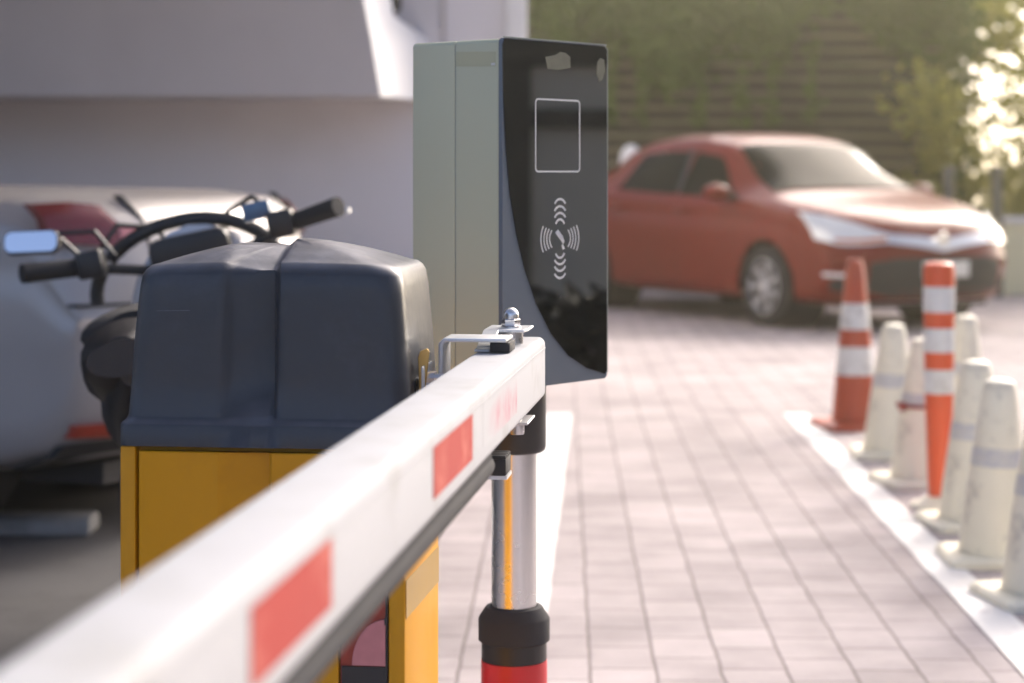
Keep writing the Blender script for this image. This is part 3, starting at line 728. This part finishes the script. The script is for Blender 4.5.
    def screen(pname, xa, xb, w0, w1, o_):
        p = MB(); rows = []
        for i in range(13):
            x = xa + (xb - xa) * i / 12; ww = w0 + (w1 - w0) * i / 12; row = []
            for j in range(15):
                f = -1 + 2 * j / 14; y = f * ww
                h = section(x)[13:][::-1]
                z = interp([(abs(a), c) for a, c in h], abs(y)); row.append(Vector((x + o_, y, z + .008)))
            rows.append(row)
        p.grid(rows); return p.build(pname, M['carglass'], root)
    screen('windscreen', 1.08, .42, .68, .55, .008); screen('rear_window', *((-.85, -.57) if LONG else (-1.62, -1.18)), .62, .53, -.008)
    for sg in (1, -1):
        p = MB(); c = Vector((.72, sg * .93, 1.0))
        rs = []
        for (dx, sc) in ((-.075, .55), (-.06, .9), (-.02, 1), (.03, .9), (.07, .62), (.085, .25)):
            rs.append([c + Vector((dx, .105 * sc * math.cos(t), .068 * sc * math.sin(t))) for t in [2 * PI * k / 16 for k in range(16)]])
        p.rings(rs); mr_ = p.build('wing_mirror', M[paint], root)
        p = MB(); p.tube([(.70, sg * .77, .965), (.71, sg * .86, .975)], .025, 8); p.build('mirror_stalk', M['black'], mr_)
        for xd in (-.02, -.98):
            p = MB(); hx2 = xd + .10; yy = halfw(hx2) + .012
            p.box(hx2 - .10, hx2 + .10, sg * yy - .016, sg * yy + .012, .845, .872); p.bevel(.006); p.build('door_handle', M[paint], root)
        def skin(x, z, d=0.):
            h = section(x)[3:11]; return Vector((x + bend(x, halfw(x)), sg * (interp([(c, a) for a, c in h], z) + d), z))
        for xd in ((1.0, 0, -.95)):
            p = MB(); p.tube([skin(xd, z, -.002) for z in (.30, .4, .5, .6, .7, .8, .88)], .0035, 6); p.build('door_seam', M['blackm'], root)
        p = MB(); p.tube([skin(x, z, .002) for x, z in ((-1.72, .52), (-1.78, .60), (-1.86, .68), (-1.93, .77), (-1.97, .86), (-1.98, .93))], .0045, 6); p.build('bumper_seam', M['blackm'], root)
        p = MB(); p.prism([(-.06, 0), (.0, 0), (-.02, .36), (-.06, .36)], 0, .004, 'xzy', Matrix.Translation((.03, sg * .822 if sg > 0 else -.826, 1.0)) @ Matrix.Rotation(sg * R(22), 4, 'X')); p.build('door_pillar', M['black'], root)
    for xw in (XF, XR):
        for sg in (1, -1): wheel(root, xw, sg * .755, .305, sg)
    return root
# red car: heading towards the camera and to the right
TH = R(28)
fw = Vector((math.sin(TH), -math.cos(TH), 0)); lf = Vector((math.cos(TH), math.sin(TH), 0))
P = Vector(((779 - 512) / F * 15.35, 15.35, 0))          # front right wheel
o_ = P + lf * .79 - fw * XF * 1.04
red_car = car('parked_car', 'burnt red sedan parked in front of the slatted wall', (o_.x, o_.y, 0.004), math.atan2(fw.y, fw.x), 'carred', 1, 1.05)
red_car.scale = (1.03, 1.09, 1.03)
# silver car under the overhang: pointing left and away
fw2 = Vector((-.94, .34, 0)).normalized(); lf2 = Vector((-fw2.y, fw2.x, 0))
rc = Vector(((100 - 512) / F * 6.1, 6.1, 0))
o2 = rc + fw2 * 2.14 * 1.03 - lf2 * .80 * 1.03
LONG = True
car('parked_car', 'silver car showing its red tail lamp behind the motorbike', (o2.x, o2.y, .004), math.atan2(fw2.y, fw2.x), 'carsilver', 0, 1.03)

# ------------------------------------------------------------------ motorbikes
def motorbike(label, loc_, rotz, lean):
    root = thing('motorbike', label, 'motorbike', loc_, (lean, 0, rotz))
    root.rotation_mode = 'XYZ'
    for xw, nm in ((.62, 'wheel'), (-.62, 'wheel')):
        t = MB(); rr_ = .285
        for k in range(1):
            prof_ = [(rr_ - .05 + .05 * math.cos(a), .05 * math.sin(a)) for a in [-PI / 2 + PI * j / 10 for j in range(11)]]
            t.lathe([(rr_ - .075, -.035)] + prof_ + [(rr_ - .075, .035)], (xw, 0, rr_), 'y', 36, cap=(False, False))
        w = t.build(nm, M['tyre'], root)
        t = MB(); t.lathe([(rr_ - .07, -.03), (rr_ - .09, 0), (rr_ - .07, .03)], (xw, 0, rr_), 'y', 30, cap=(False, False))
        t.lathe([(.05, -.05), (.05, .05)], (xw, 0, rr_), 'y', 16)
        for k in range(5):
            t.prism([(-.012, .03), (.012, .03), (.016, .21), (-.016, .21)], -.012, .012, 'xzy', Matrix.Translation((xw, 0, rr_)) @ Matrix.Rotation(2 * PI * k / 5, 4, 'Y'))
        t.build('rim', M['rim'], w)
    t = MB()
    for s in (1, -1): t.tube([(.62, s * .075, .285), (.50, s * .075, .62), (.40, s * .07, .92)], .02, 10)
    t.box(.37, .45, -.09, .09, .86, .89); t.build('fork', M['blackm'], root)
    def blob(nm, m_, secs):
        p = MB(); p.rings([[Vector((x, w * math.cos(a) * (1 if abs(math.cos(a)) > .0 else 1), zc + h * math.sin(a))) for a in [2 * PI * k / 20 for k in range(20)]] for x, w, zc, h in secs])
        return p.build(nm, m_, root)
    blob('front_cowl', M['whitep'], [(.30, .05, .80, .10), (.36, .16, .82, .19), (.46, .20, .80, .20), (.54, .15, .76, .15), (.60, .05, .72, .06)])
    blob('body', M['black'], [(.34, .06, .60, .10), (.20, .11, .56, .15), (0, .13, .54, .16), (-.25, .14, .60, .15), (-.5, .12, .66, .12), (-.64, .07, .70, .08), (-.72, .02, .74, .02)])
    blob('seat', M['blackm'], [(.12, .04, .74, .02), (.02, .12, .755, .045), (-.25, .15, .785, .05), (-.50, .13, .82, .05), (-.62, .05, .83, .03)])
    blob('tail', M['black'], [(-.35, .12, .70, .06), (-.55, .13, .74, .08), (-.68, .10, .78, .07), (-.76, .03, .80, .02)])
    blob('engine', M['rubber_grey'], [(.18, .06, .36, .06), (.10, .14, .36, .13), (-.12, .16, .36, .14), (-.22, .06, .36, .07)])
    p = MB(); p.rings([[Vector((-.77 + d, .07 * math.cos(a), .78 + .035 * math.sin(a))) for a in [2 * PI * k / 20 for k in range(20)]] for d in (0, .05)]); p.build('tail_lamp', M['black'], root)
    p = MB(); p.tube([(-.62 + .285 * math.cos(a) * 1.15, 0, .285 + .285 * 1.15 * math.sin(a)) for a in [R(40 + 11 * k) for k in range(13)]], .045, 10); p.build('mudguard', M['black'], root)
    p = MB(); p.tube([(.62 + .285 * math.cos(a) * 1.12, 0, .285 + .285 * 1.12 * math.sin(a)) for a in [R(20 + 11 * k) for k in range(12)]], .05, 10); p.build('mudguard', M['whitep'], root)
    p = MB(); p.tube([(-.05, -.16, .30), (-.4, -.19, .30), (-.85, -.20, .40)], [.025, .045, .05], 14); p.build('exhaust', M['steel'], root)
    p = MB(); p.tube([(.36, .10, .915), (.36, -.10, .915), (.30, -.28, .965), (.24, -.36, .975)], .013, 10); p.tube([(.36, .10, .915), (.30, .28, .965), (.24, .36, .975)], .013, 10)
    hb = p.build('handlebar', M['black'], root)
    for s in (1, -1):
        p = MB(); p.tube([(.285, s * .26, .962), (.20, s * .385, .977)], [.022, .024], 14); p.build('grip', M['blackm'], hb)
        p = MB(); p.tube([(.34, s * .20, .955), (.33, s * .30, .965), (.25, s * .385, .955)], .007, 8); p.build('lever', M['steel'], hb)
    for s in (1, -1):
        p = MB(); p.box(.245, .315, s * .235 - .032, s * .235 + .032, .930, .998); p.bevel(.009, 2); p.build('switch_block', M['black'], hb)
        p = MB(); p.tube([(.30, s * .22, .985), (.36, s * .17, 1.045), (.43, s * .09, 1.02), (.46, s * .05, .93), (.44, s * .03, .82)], .0065, 8); p.build('cable', M['blackm'], hb)
        p = MB(); p.tube([(.32, s * .235, .955), (.355, s * .27, .972), (.345, s * .36, .968), (.325, s * .40, .962)], [.009, .007, .006, .008], 8); p.build('lever', M['zinc'], hb)
    p = MB(); p.box(.29, .335, -.215, -.145, .985, 1.03); p.bevel(.008, 2); p.build('reservoir', M['blue'], hb)
    p = MB(); p.tube([(.31, .18, .97), (.30, .215, 1.04), (.29, .30, 1.055)], .006, 8); p.build('mirror_stem', M['black'], hb)
    p = MB(); p.prism(rr(-.10, .10, .90, .99, .03), .30, .40, 'yzx'); p.bevel(.01, 2); p.build('dash', M['black'], root)
    # black arched rim of the fly screen
    p = MB(); p.tube([(.40, .03 + .235 * math.cos(t), .865 + .16 * math.sin(t)) for t in [PI * k / 20 for k in range(21)]], .018, 10); p.build('screen_rim', M['black'], root)
    p = MB(); p.tube([(.18, .07, .35), (-.02, .24, .02)], .011, 8); p.build('side_stand', M['steel'], root)
    p = MB(); p.tube([(.31, .24, .955), (.30, .30, 1.04), (.29, .34, 1.035)], .006, 8); ms = p.build('mirror_stem', M['black'], hb)
    return root
hdg = math.atan2(1, -.01)
mb1 = motorbike('black motorbike with a bright oblong mirror leaning behind the slate hood', (-.615, 4.80, .004), hdg, 0)
mb1.scale = (1.05,) * 3
# lean towards its own left
mb1.rotation_euler = (R(-12), 0, 0)
mb1.rotation_euler = (Matrix.Rotation(hdg, 4, 'Z') @ Matrix.Rotation(R(-12), 4, 'X')).to_euler()
def mirror(root, c, w=.135, h=.058):
    p = MB(); p.prism(rr(-w / 2, w / 2, -h / 2, h / 2, .02), -.012, .012, 'yzx', Matrix.Translation(c) @ Matrix.Rotation(R(14), 4, 'Y') @ Matrix.Rotation(R(10), 4, 'X')); p.bevel(.004, 2)
    m_ = p.build('mirror', M['black'], root)
    p = MB(); p.prism(rr(-w / 2 + .004, w / 2 - .004, -h / 2 + .004, h / 2 - .004, .017), -.0135, -.0125, 'yzx', Matrix.Translation(c) @ Matrix.Rotation(R(14), 4, 'Y') @ Matrix.Rotation(R(10), 4, 'X')); p.build('mirror_glass', M['mirror'], m_)
mirror(mb1, (.28, .365, 1.045))

# ------------------------------------------------------------------ parking building
bld = thing('building', 'pale rendered parking building with a grey overhang and white corbel', 'building', (0, 0, 0))
YB, YO = 10.7, 9.5
xw_ = (527 - 512) / F * YB
b = MB(); b.box(-12, (506 - 512) / F * YB, YB, YB + 6, .0, 6.2); b.build('wall', M['wallw'], bld)
b = MB(); b.box((505.5 - 512) / F * YB, xw_, YB - .05, YB + 6, .0, 6.2); b.bevel(.01); b.build('corner_pier', M['white'], bld)
xq = (444 - 512) / F * YB
b = MB(); b.box(xq - .012, xq + .012, YB - .02, YB - .002, 0, 6.0); b.build('downpipe', M['wallg'], bld)
# overhang: front painted grey as shaded, splayed end painted white as sunlit
fr = [at(380, 96, YO), at(372, 48, YO), at(363, 0, YO), at(345, -95, YO)]
bk = [at(432, 101, YB - .003), at(428, 40, YB - .003), at(394, 16, YB - .5), at(380, -70, YB - .7)]
zb = fr[0].z
b = MB()
z1 = fr[-1].z
v = b.verts([(-12, YO, zb)] + fr + [(-12, YO, z1)]); b.face(v)
v = b.verts([(-12, YO, zb), fr[0], bk[0], (-12, YB - .003, zb)]); b.face(v)
v = b.verts([(-12, YO, z1), fr[-1], bk[-1], (-12, YB - .003, z1)]); b.face(v)
b.build('overhang', M['wallg'], bld)
b = MB()
frp = [p + Vector((.004, -.0, 0)) for p in fr]
b.grid([[frp[0], frp[1], frp[2], frp[3]], [bk[0], bk[1], bk[2], bk[3]]])
r = bmesh.ops.extrude_face_region(b.bm, geom=list(b.bm.faces)); bmesh.ops.translate(b.bm, verts=[e for e in r['geom'] if isinstance(e, bmesh.types.BMVert)], vec=(-.05, .03, 0))
b.build('corbel', M['white'], bld)
p0 = at(386, -12, YB - .05); p1 = at(399, 12, YB - .05)
b = MB(); b.prism(chamfer_rect(p0.x, p1.x + .01, p1.z, p0.z + .3, .03), YB - .012, YB - .004, 'xzy'); b.build('window', M['windowd'], bld)
# unseen slab added over the parking bays to keep them in shade
b = MB(); b.box(-12, -.55, 5.2, YB - .06, 2.9, 6.2); b.build('shade_slab', M['wallg'], bld)
# wheel stop under the silver car
ws = MB(); a0 = at(-60, 512, 5.95); ws.prism([(6.46, .004), (6.47, .05), (6.50, .062), (6.60, .062), (6.63, .05), (6.64, .004)], (-170 - 512) / F * 6.7, (104 - 512) / F * 6.7, 'yzx'); ws.bevel(.008)
tag(ws.build('wheel_stop', M['kerb']), 'pale concrete wheel stop on the dark parking floor', 'wheel stop')

# ------------------------------------------------------------------ slatted wall, ivy, things behind the red car
YW = 21.0
wall = thing('slatted_wall', 'brown grey slatted wall behind the red car', 'wall', (0, YW, 0))
b = MB(); x0, x1 = -2.2, 4.6
b.box(x0, x1, .10, .25, 0, 3.1); b.build('backing', M['slatback'], wall)
b = MB(); z = .05
while z < 3.0:
    dx = random.uniform(-.012, .012)
    b.box(x0, x1, .0 + dx, .098, z, z + .055); z += .15
b.bevel(.008, 1); b.build('slats', M['slat'], wall)
b = MB(); b.box(x0 - .05, x1 + .05, -.03, .30, 3.1, 3.2); b.build('coping', M['wallg'], wall)
def leaves(mb, n, fn, s0, s1):
    for _ in range(n):
        c, nrm = fn(); s = random.uniform(s0, s1)
        u = nrm.orthogonal().normalized(); u.rotate(Matrix.Rotation(random.uniform(0, 2 * PI), 3, nrm)); w = nrm.cross(u)
        mb.face(mb.verts([c - u * s * .5, c - w * s * .32 + nrm * s * .1, c + u * s * .5, c + w * s * .32 + nrm * s * .1]))
def ivy_pt():
    while True:
        if random.random() < .12:
            p = Vector((4.62 + random.gauss(0, .16), YW + random.uniform(-.3, .3), random.uniform(.6, 3.3))); return p, Vector((random.gauss(0, .8), -1, random.gauss(.3, .6))).normalized()
        px = random.uniform(520, 955); py = random.uniform(-30, 110)
        lim = 46 + 26 * math.sin(px * .021) + 16 * math.sin(px * .057 + 1) - max(0, px - 780) * .12
        if random.random() < sstep(lim + 26, lim - 40, py): break
    p = at(px, py, YW - random.uniform(.02, .35))
    return p, Vector((random.gauss(0, .6), -1, random.gauss(.3, .6))).normalized()
b = MB(); leaves(b, 7000, ivy_pt, .07, .15)
def strand():
    px = random.choice([612, 640, 700, 742, 772, 812]) + random.gauss(0, 5); py = random.uniform(40, 125)
    return at(px, py, YW - random.uniform(.02, .2)), Vector((random.gauss(0, .5), -1, random.gauss(0, .5))).normalized()
leaves(b, 420, strand, .06, .12)
tag(b.build('ivy', M['leaf'], smooth=False), 'green ivy hanging over the top of the slatted wall', 'ivy')
# cream wall and posts at the right
b = MB(); xa = (862 - 512) / F * 19.5
cw = thing('low_wall', 'sunlit cream low wall beside the red car nose', 'wall', (0, 0, 0))
b.box(xa, 9.5, 19.5, 19.7, 0, .70); b.build('panel', M['cream'], cw)
b = MB(); b.box(xa - .03, 9.5, 19.46, 19.74, .70, .76); b.bevel(.01); b.build('coping', M['white'], cw)
def fpost(px, lab):
    X = (px - 512) / F * 19.2
    b = MB(); b.box(X - .05, X + .05, 19.15, 19.25, 0, 1.2); b.bevel(.008); b.lathe([(.075, 1.202), (.05, 1.24), (.01, 1.26)], (X, 19.2, 0), 'z', 14)
    tag(b.build('metal_post', M['post']), lab, 'post', 'dark posts by the cream wall')
fpost(948, 'dark metal post just right of the red car bonnet'); fpost(997, 'dark metal post furthest right before the cream wall')
# white lantern bollard behind the car
bp = at(631, 163, 19.6)
bo = thing('bollard', 'white headed bollard behind the red car tail', 'bollard', (bp.x, bp.y, .004))
b = MB(); b.lathe([(.06, 0), (.05, .04), (.045, 1.02)], (0, 0, 0), 'z', 20); b.build('pole', M['post'], bo)
b = MB(); b.lathe([(.05, 1.02), (.10, 1.10), (.115, 1.24), (.10, 1.38), (.04, 1.46)], (0, 0, 0), 'z', 24); b.build('head', M['white'], bo)

# tree added for the bright glow over the right end of the wall
def tree(label, X, Y, h, cr, n):
    t = thing('tree', label, 'tree', (X, Y, 0), group='added trees beyond the wall')
    b = MB(); limbs = []
    b.tube([(0, 0, 0), (.05, .02, h * .2), (-.03, .0, h * .42), (.04, .05, h * .6)], [.20, .16, .13, .09], 12)
    for k in range(9):
        a = 2 * PI * k / 9 + random.uniform(-.3, .3); z0 = h * random.uniform(.32, .56); l = cr * random.uniform(.6, 1.0)
        e = Vector((l * math.cos(a), l * math.sin(a), z0 + random.uniform(.3, 1.1) * cr * .6)); limbs.append(e)
        b.tube([(0, 0, z0), e * .5 + Vector((0, 0, z0 * .5 + .1)), e], [.07, .045, .02], 8)
    b.build('trunk', M['bark'], t)
    cl = [(e + Vector((random.gauss(0, .25), random.gauss(0, .25), random.gauss(.2, .3))), random.uniform(.35, .8)) for e in limbs for _ in range(4)]
    cl += [(Vector((random.gauss(0, cr * .4), random.gauss(0, cr * .4), h * random.uniform(.55, 1.0))), random.uniform(.4, .8)) for _ in range(16)]
    def fn():
        c, r_ = random.choice(cl); d = Vector((random.gauss(0, 1), random.gauss(0, 1), random.gauss(0, .8)))
        return c + d.normalized() * r_ * random.random() ** .5, Vector((random.gauss(0, 1), random.gauss(0, 1), random.gauss(.6, 1))).normalized()
    b = MB(); leaves(b, n, fn, .10, .2); b.build('crown', M['leafglow'], t, smooth=False)
    return t
tree('added yellow green tree for the bright glow at the right end of the wall', 6.3, 23.2, 5.4, 2.1, 8000)

bs = thing('bush', 'added pale yellow green bush for the glow behind the cream low wall', 'bush', (5.6, 20.6, 0))  # bush added for the bright glow past the wall end
b = MB()
for k in range(7): b.tube([(0, 0, 0), (random.uniform(-.6, .6), random.uniform(-.2, .2), .8), (random.uniform(-1.3, 1.3), random.uniform(-.4, .4), 1.6)], [.03, .02, .008], 7)
b.build('stem', M['bark'], bs)
bc = [(Vector((random.uniform(-1.5, 1.5), random.uniform(-.45, .45), random.uniform(.3, 2.1))), random.uniform(.25, .5)) for _ in range(42)]
def bfn():
    c, r_ = random.choice(bc); d = Vector((random.gauss(0, 1), random.gauss(0, 1), random.gauss(0, 1)))
    return c + d.normalized() * r_ * random.random() ** .5, Vector((random.gauss(0, 1), random.gauss(0, 1), random.gauss(.6, 1))).normalized()
b = MB(); leaves(b, 6000, bfn, .08, .16); b.build('foliage', M['leafglow'], bs, smooth=False)

# ------------------------------------------------------------------ cones and post
def square_base(mb, w, h, r=.03):
    pts = chamfer_rect(-w / 2, w / 2, -w / 2, w / 2, r, 4)
    mb.rings([[Vector((x, y, 0)) for x, y in pts], [Vector((x, y, h * .7)) for x, y in pts], [Vector((x * .93, y * .93, h)) for x, y in pts]])
def gp(px, py): Y = F * H / (py - HZ); return ((px - 512) * Y / F, Y, .004)
CG = 'white traffic cones along the painted line'
def white_cone():
    t = thing('traffic_cone', '', 'traffic cone', (0, 0, 0), group=CG)
    b = MB(); b.lathe([(.108, .028), (.106, .05), (.092, .19), (.074, .34), (.057, .475), (.050, .522), (.042, .543), (.022, .551)], (0, 0, 0), 'z', 32); b.build('cone_body', M['conew'], t).rotation_euler.y = .035
    b = MB(); square_base(b, .31, .03); b.build('base', M['conew'], t)
    def band(z0, z1):
        f = lambda z: interp([(.05, .106), (.19, .092), (.34, .074), (.475, .057)], z) + .0012
        b = MB(); b.lathe([(f(z0), z0), (f(z1), z1)], (0, 0, 0), 'z', 32, cap=(False, False)); b.build('grey_band', M['bandg'], t).rotation_euler.y = .035
    band(.29, .345)
    return t
spots = [((889, 457), 'white traffic cone next to the striped orange cone', -.1), ((919, 485), 'white traffic cone tied with a red cord', .2), ((971, 527), 'white traffic cone just in front of the tall orange post', .1),
         ((994, 562), 'white traffic cone with a grey band, second nearest of its row', -.05), ((1041, 602), 'white traffic cone nearest the camera, cut by the picture edge', .15)]
proto = None
Yc = 8.78
allspots = spots + [(None, 'white traffic cone peeking out behind the tall orange post', .3)]
for i, (pp, lab, rz) in enumerate(allspots):
    L3 = gp(*pp) if pp else ((962 - 512) / F * Yc, Yc, .004)
    if proto is None:
        proto = white_cone(); proto['label'] = lab; proto.location = L3; proto.rotation_euler.z = rz
    else:
        c = copy_tree(proto, L3, rz, lab)
        if i == 1:
            b = MB(); f = .0895
            f = .082; b.lathe([(f + .001, .292), (f + .004, .296), (f + .004, .302), (f + .001, .306)], (0, 0, 0), 'z', 32, cap=(False, False))
            b.box(-.10, -.075, -.06, -.045, .285, .315); b.build('cord', M['tie'], c)
L3 = gp(855, 428)
oc = thing('traffic_cone', 'dirty orange traffic cone with two white bands at the far end', 'traffic cone', L3, (0, 0, .2), 'orange traffic cones')
rad = [(.028, .108), (.06, .105), (.40, .075), (.74, .042), (.775, .030)]
fr_ = lambda z: interp(rad, z)
b = MB(); b.lathe([(fr_(z), z) for z in (.028, .06, .2, .4, .6, .74, .765, .775)], (0, 0, 0), 'z', 32); b.build('cone_body', M['coneo'], oc)
for z0, z1 in ((.455, .575), (.245, .375)):
    b = MB(); b.lathe([(fr_(z0) + .0015, z0), (fr_(z1) + .0015, z1)], (0, 0, 0), 'z', 32, cap=(False, False)); b.build('white_band', M['band'], oc)
b = MB(); square_base(b, .34, .03); b.build('base', M['coneo'], oc)
L3 = gp(939, 508)
op = thing('delineator_post', 'tall orange post with three white bands among the white cones', 'post', L3)
rad2 = [(.0, .036), (.10, .040), (.40, .050), (.84, .055)]
b = MB(); b.lathe([(interp(rad2, z), z) for z in (.02, .1, .25, .4, .6, .83)] + [(.05, .852), (.035, .86)], (0, 0, 0), 'z', 32); b.build('post_body', M['posto'], op)
for z0, z1 in ((.685, .775), (.545, .63), (.40, .485)):
    b = MB(); b.lathe([(interp(rad2, z0) + .0015, z0), (interp(rad2, z1) + .0015, z1)], (0, 0, 0), 'z', 32, cap=(False, False)); b.build('white_band', M['band'], op)
b = MB(); b.lathe([(.10, 0), (.10, .012), (.06, .03), (.045, .04)], (0, 0, 0), 'z', 28); b.build('base', M['conew'], op)

# ------------------------------------------------------------------ unseen things added across the drive to shape the reader panel's reflection
fb = thing('building', 'unseen beige facade across the drive, added for the panel reflection', 'building', (11.5, 0, 0))
b = MB(); b.box(0, 6, -9, 12, 0, 4); b.build('wall', M['beige'], fb)
for yy in (-7, -4.4, -1.8, .8, 3.4, 7.2):
    b = MB(); b.box(-.03, -.002, yy - .6, yy + .6, 1.3, 2.4); b.build('window', M['windowd'], fb)
b = MB()
def hp():
    return Vector((5.2 + random.uniform(-.3, .3), random.uniform(-5, 9.5), random.uniform(.02, .66))), Vector((random.gauss(-.4, 1), random.gauss(0, 1), random.gauss(.4, 1))).normalized()
leaves(b, 9000, hp, .10, .2); 
fb2 = MB(); fb2.box(-.06, -.002, 4.7, 5.22, 0, 3.9); fb2.build('downpipe', M['post'], fb)  # dark strip added for the upright dark band in the reflection
fb2 = MB(); fb2.box(-.10, -.002, -9, 12, 1.52, 1.66); fb2.build('reflection_course', M['post'], fb)  # dark course added to band the panel reflection
fb2 = MB(); fb2.box(-.08, -.002, -9, 12, 1.98, 2.6); fb2.build('reflection_ledge', M['post'], fb)  # dark strip added to darken the top of the panel reflection
hg = b.build('hedge', M['leafd'], smooth=False); tag(hg, 'unseen dark hedge added for the dark lower part of the panel reflection', 'hedge')

# ------------------------------------------------------------------ haze
HAZE = .0036
if HAZE:
    b = MB(); b.box(-80, 80, -80, 80, -1.2, 8.5); hz = b.build('haze', M['white'], smooth=False); hz['kind'] = 'stuff'
    m = bpy.data.materials.new('warm_haze'); m.use_nodes = True; nt = m.node_tree; nt.nodes.clear()
    o = nt.nodes.new('ShaderNodeOutputMaterial'); v = nt.nodes.new('ShaderNodeVolumePrincipled')
    v.inputs['Color'].default_value = (1, .96, .72, 1); v.inputs['Density'].default_value = HAZE; v.inputs['Anisotropy'].default_value = .92
    nt.links.new(v.outputs[0], o.inputs['Volume']); hz.data.materials[0] = m

# ------------------------------------------------------------------ light
EL, AZ = R(31), R(32)                     # sun ahead and to the right
w = bpy.data.worlds.new('World'); S.world = w; w.use_nodes = True
nt = w.node_tree; bg = nt.nodes['Background']
sk = nt.nodes.new('ShaderNodeTexSky'); sk.sky_type = 'NISHITA'; sk.sun_disc = False
sk.sun_elevation = EL; sk.sun_rotation = AZ; sk.air_density = .35; sk.dust_density = 4.0; sk.ozone_density = .3
nt.links.new(sk.outputs[0], bg.inputs[0]); bg.inputs[1].default_value = .15
ld_ = bpy.data.lights.new('sun', 'SUN'); ld_.energy = .6; ld_.angle = R(12); ld_.color = (1, .96, .90)
so = bpy.data.objects.new('sun', ld_); COL.objects.link(so)
d = Vector((math.sin(AZ) * math.cos(EL), math.cos(AZ) * math.cos(EL), math.sin(EL)))
so.rotation_euler = d.to_track_quat('Z', 'Y').to_euler(); so.location = d * 60

S.view_settings.view_transform = 'Standard'; S.view_settings.look = 'None'; S.view_settings.exposure = 1.55; S.view_settings.gamma = 1
S.cycles.use_denoising = True
S.cycles.max_bounces = 8; S.cycles.volume_bounces = 1
S.cycles.sample_clamp_indirect = 6
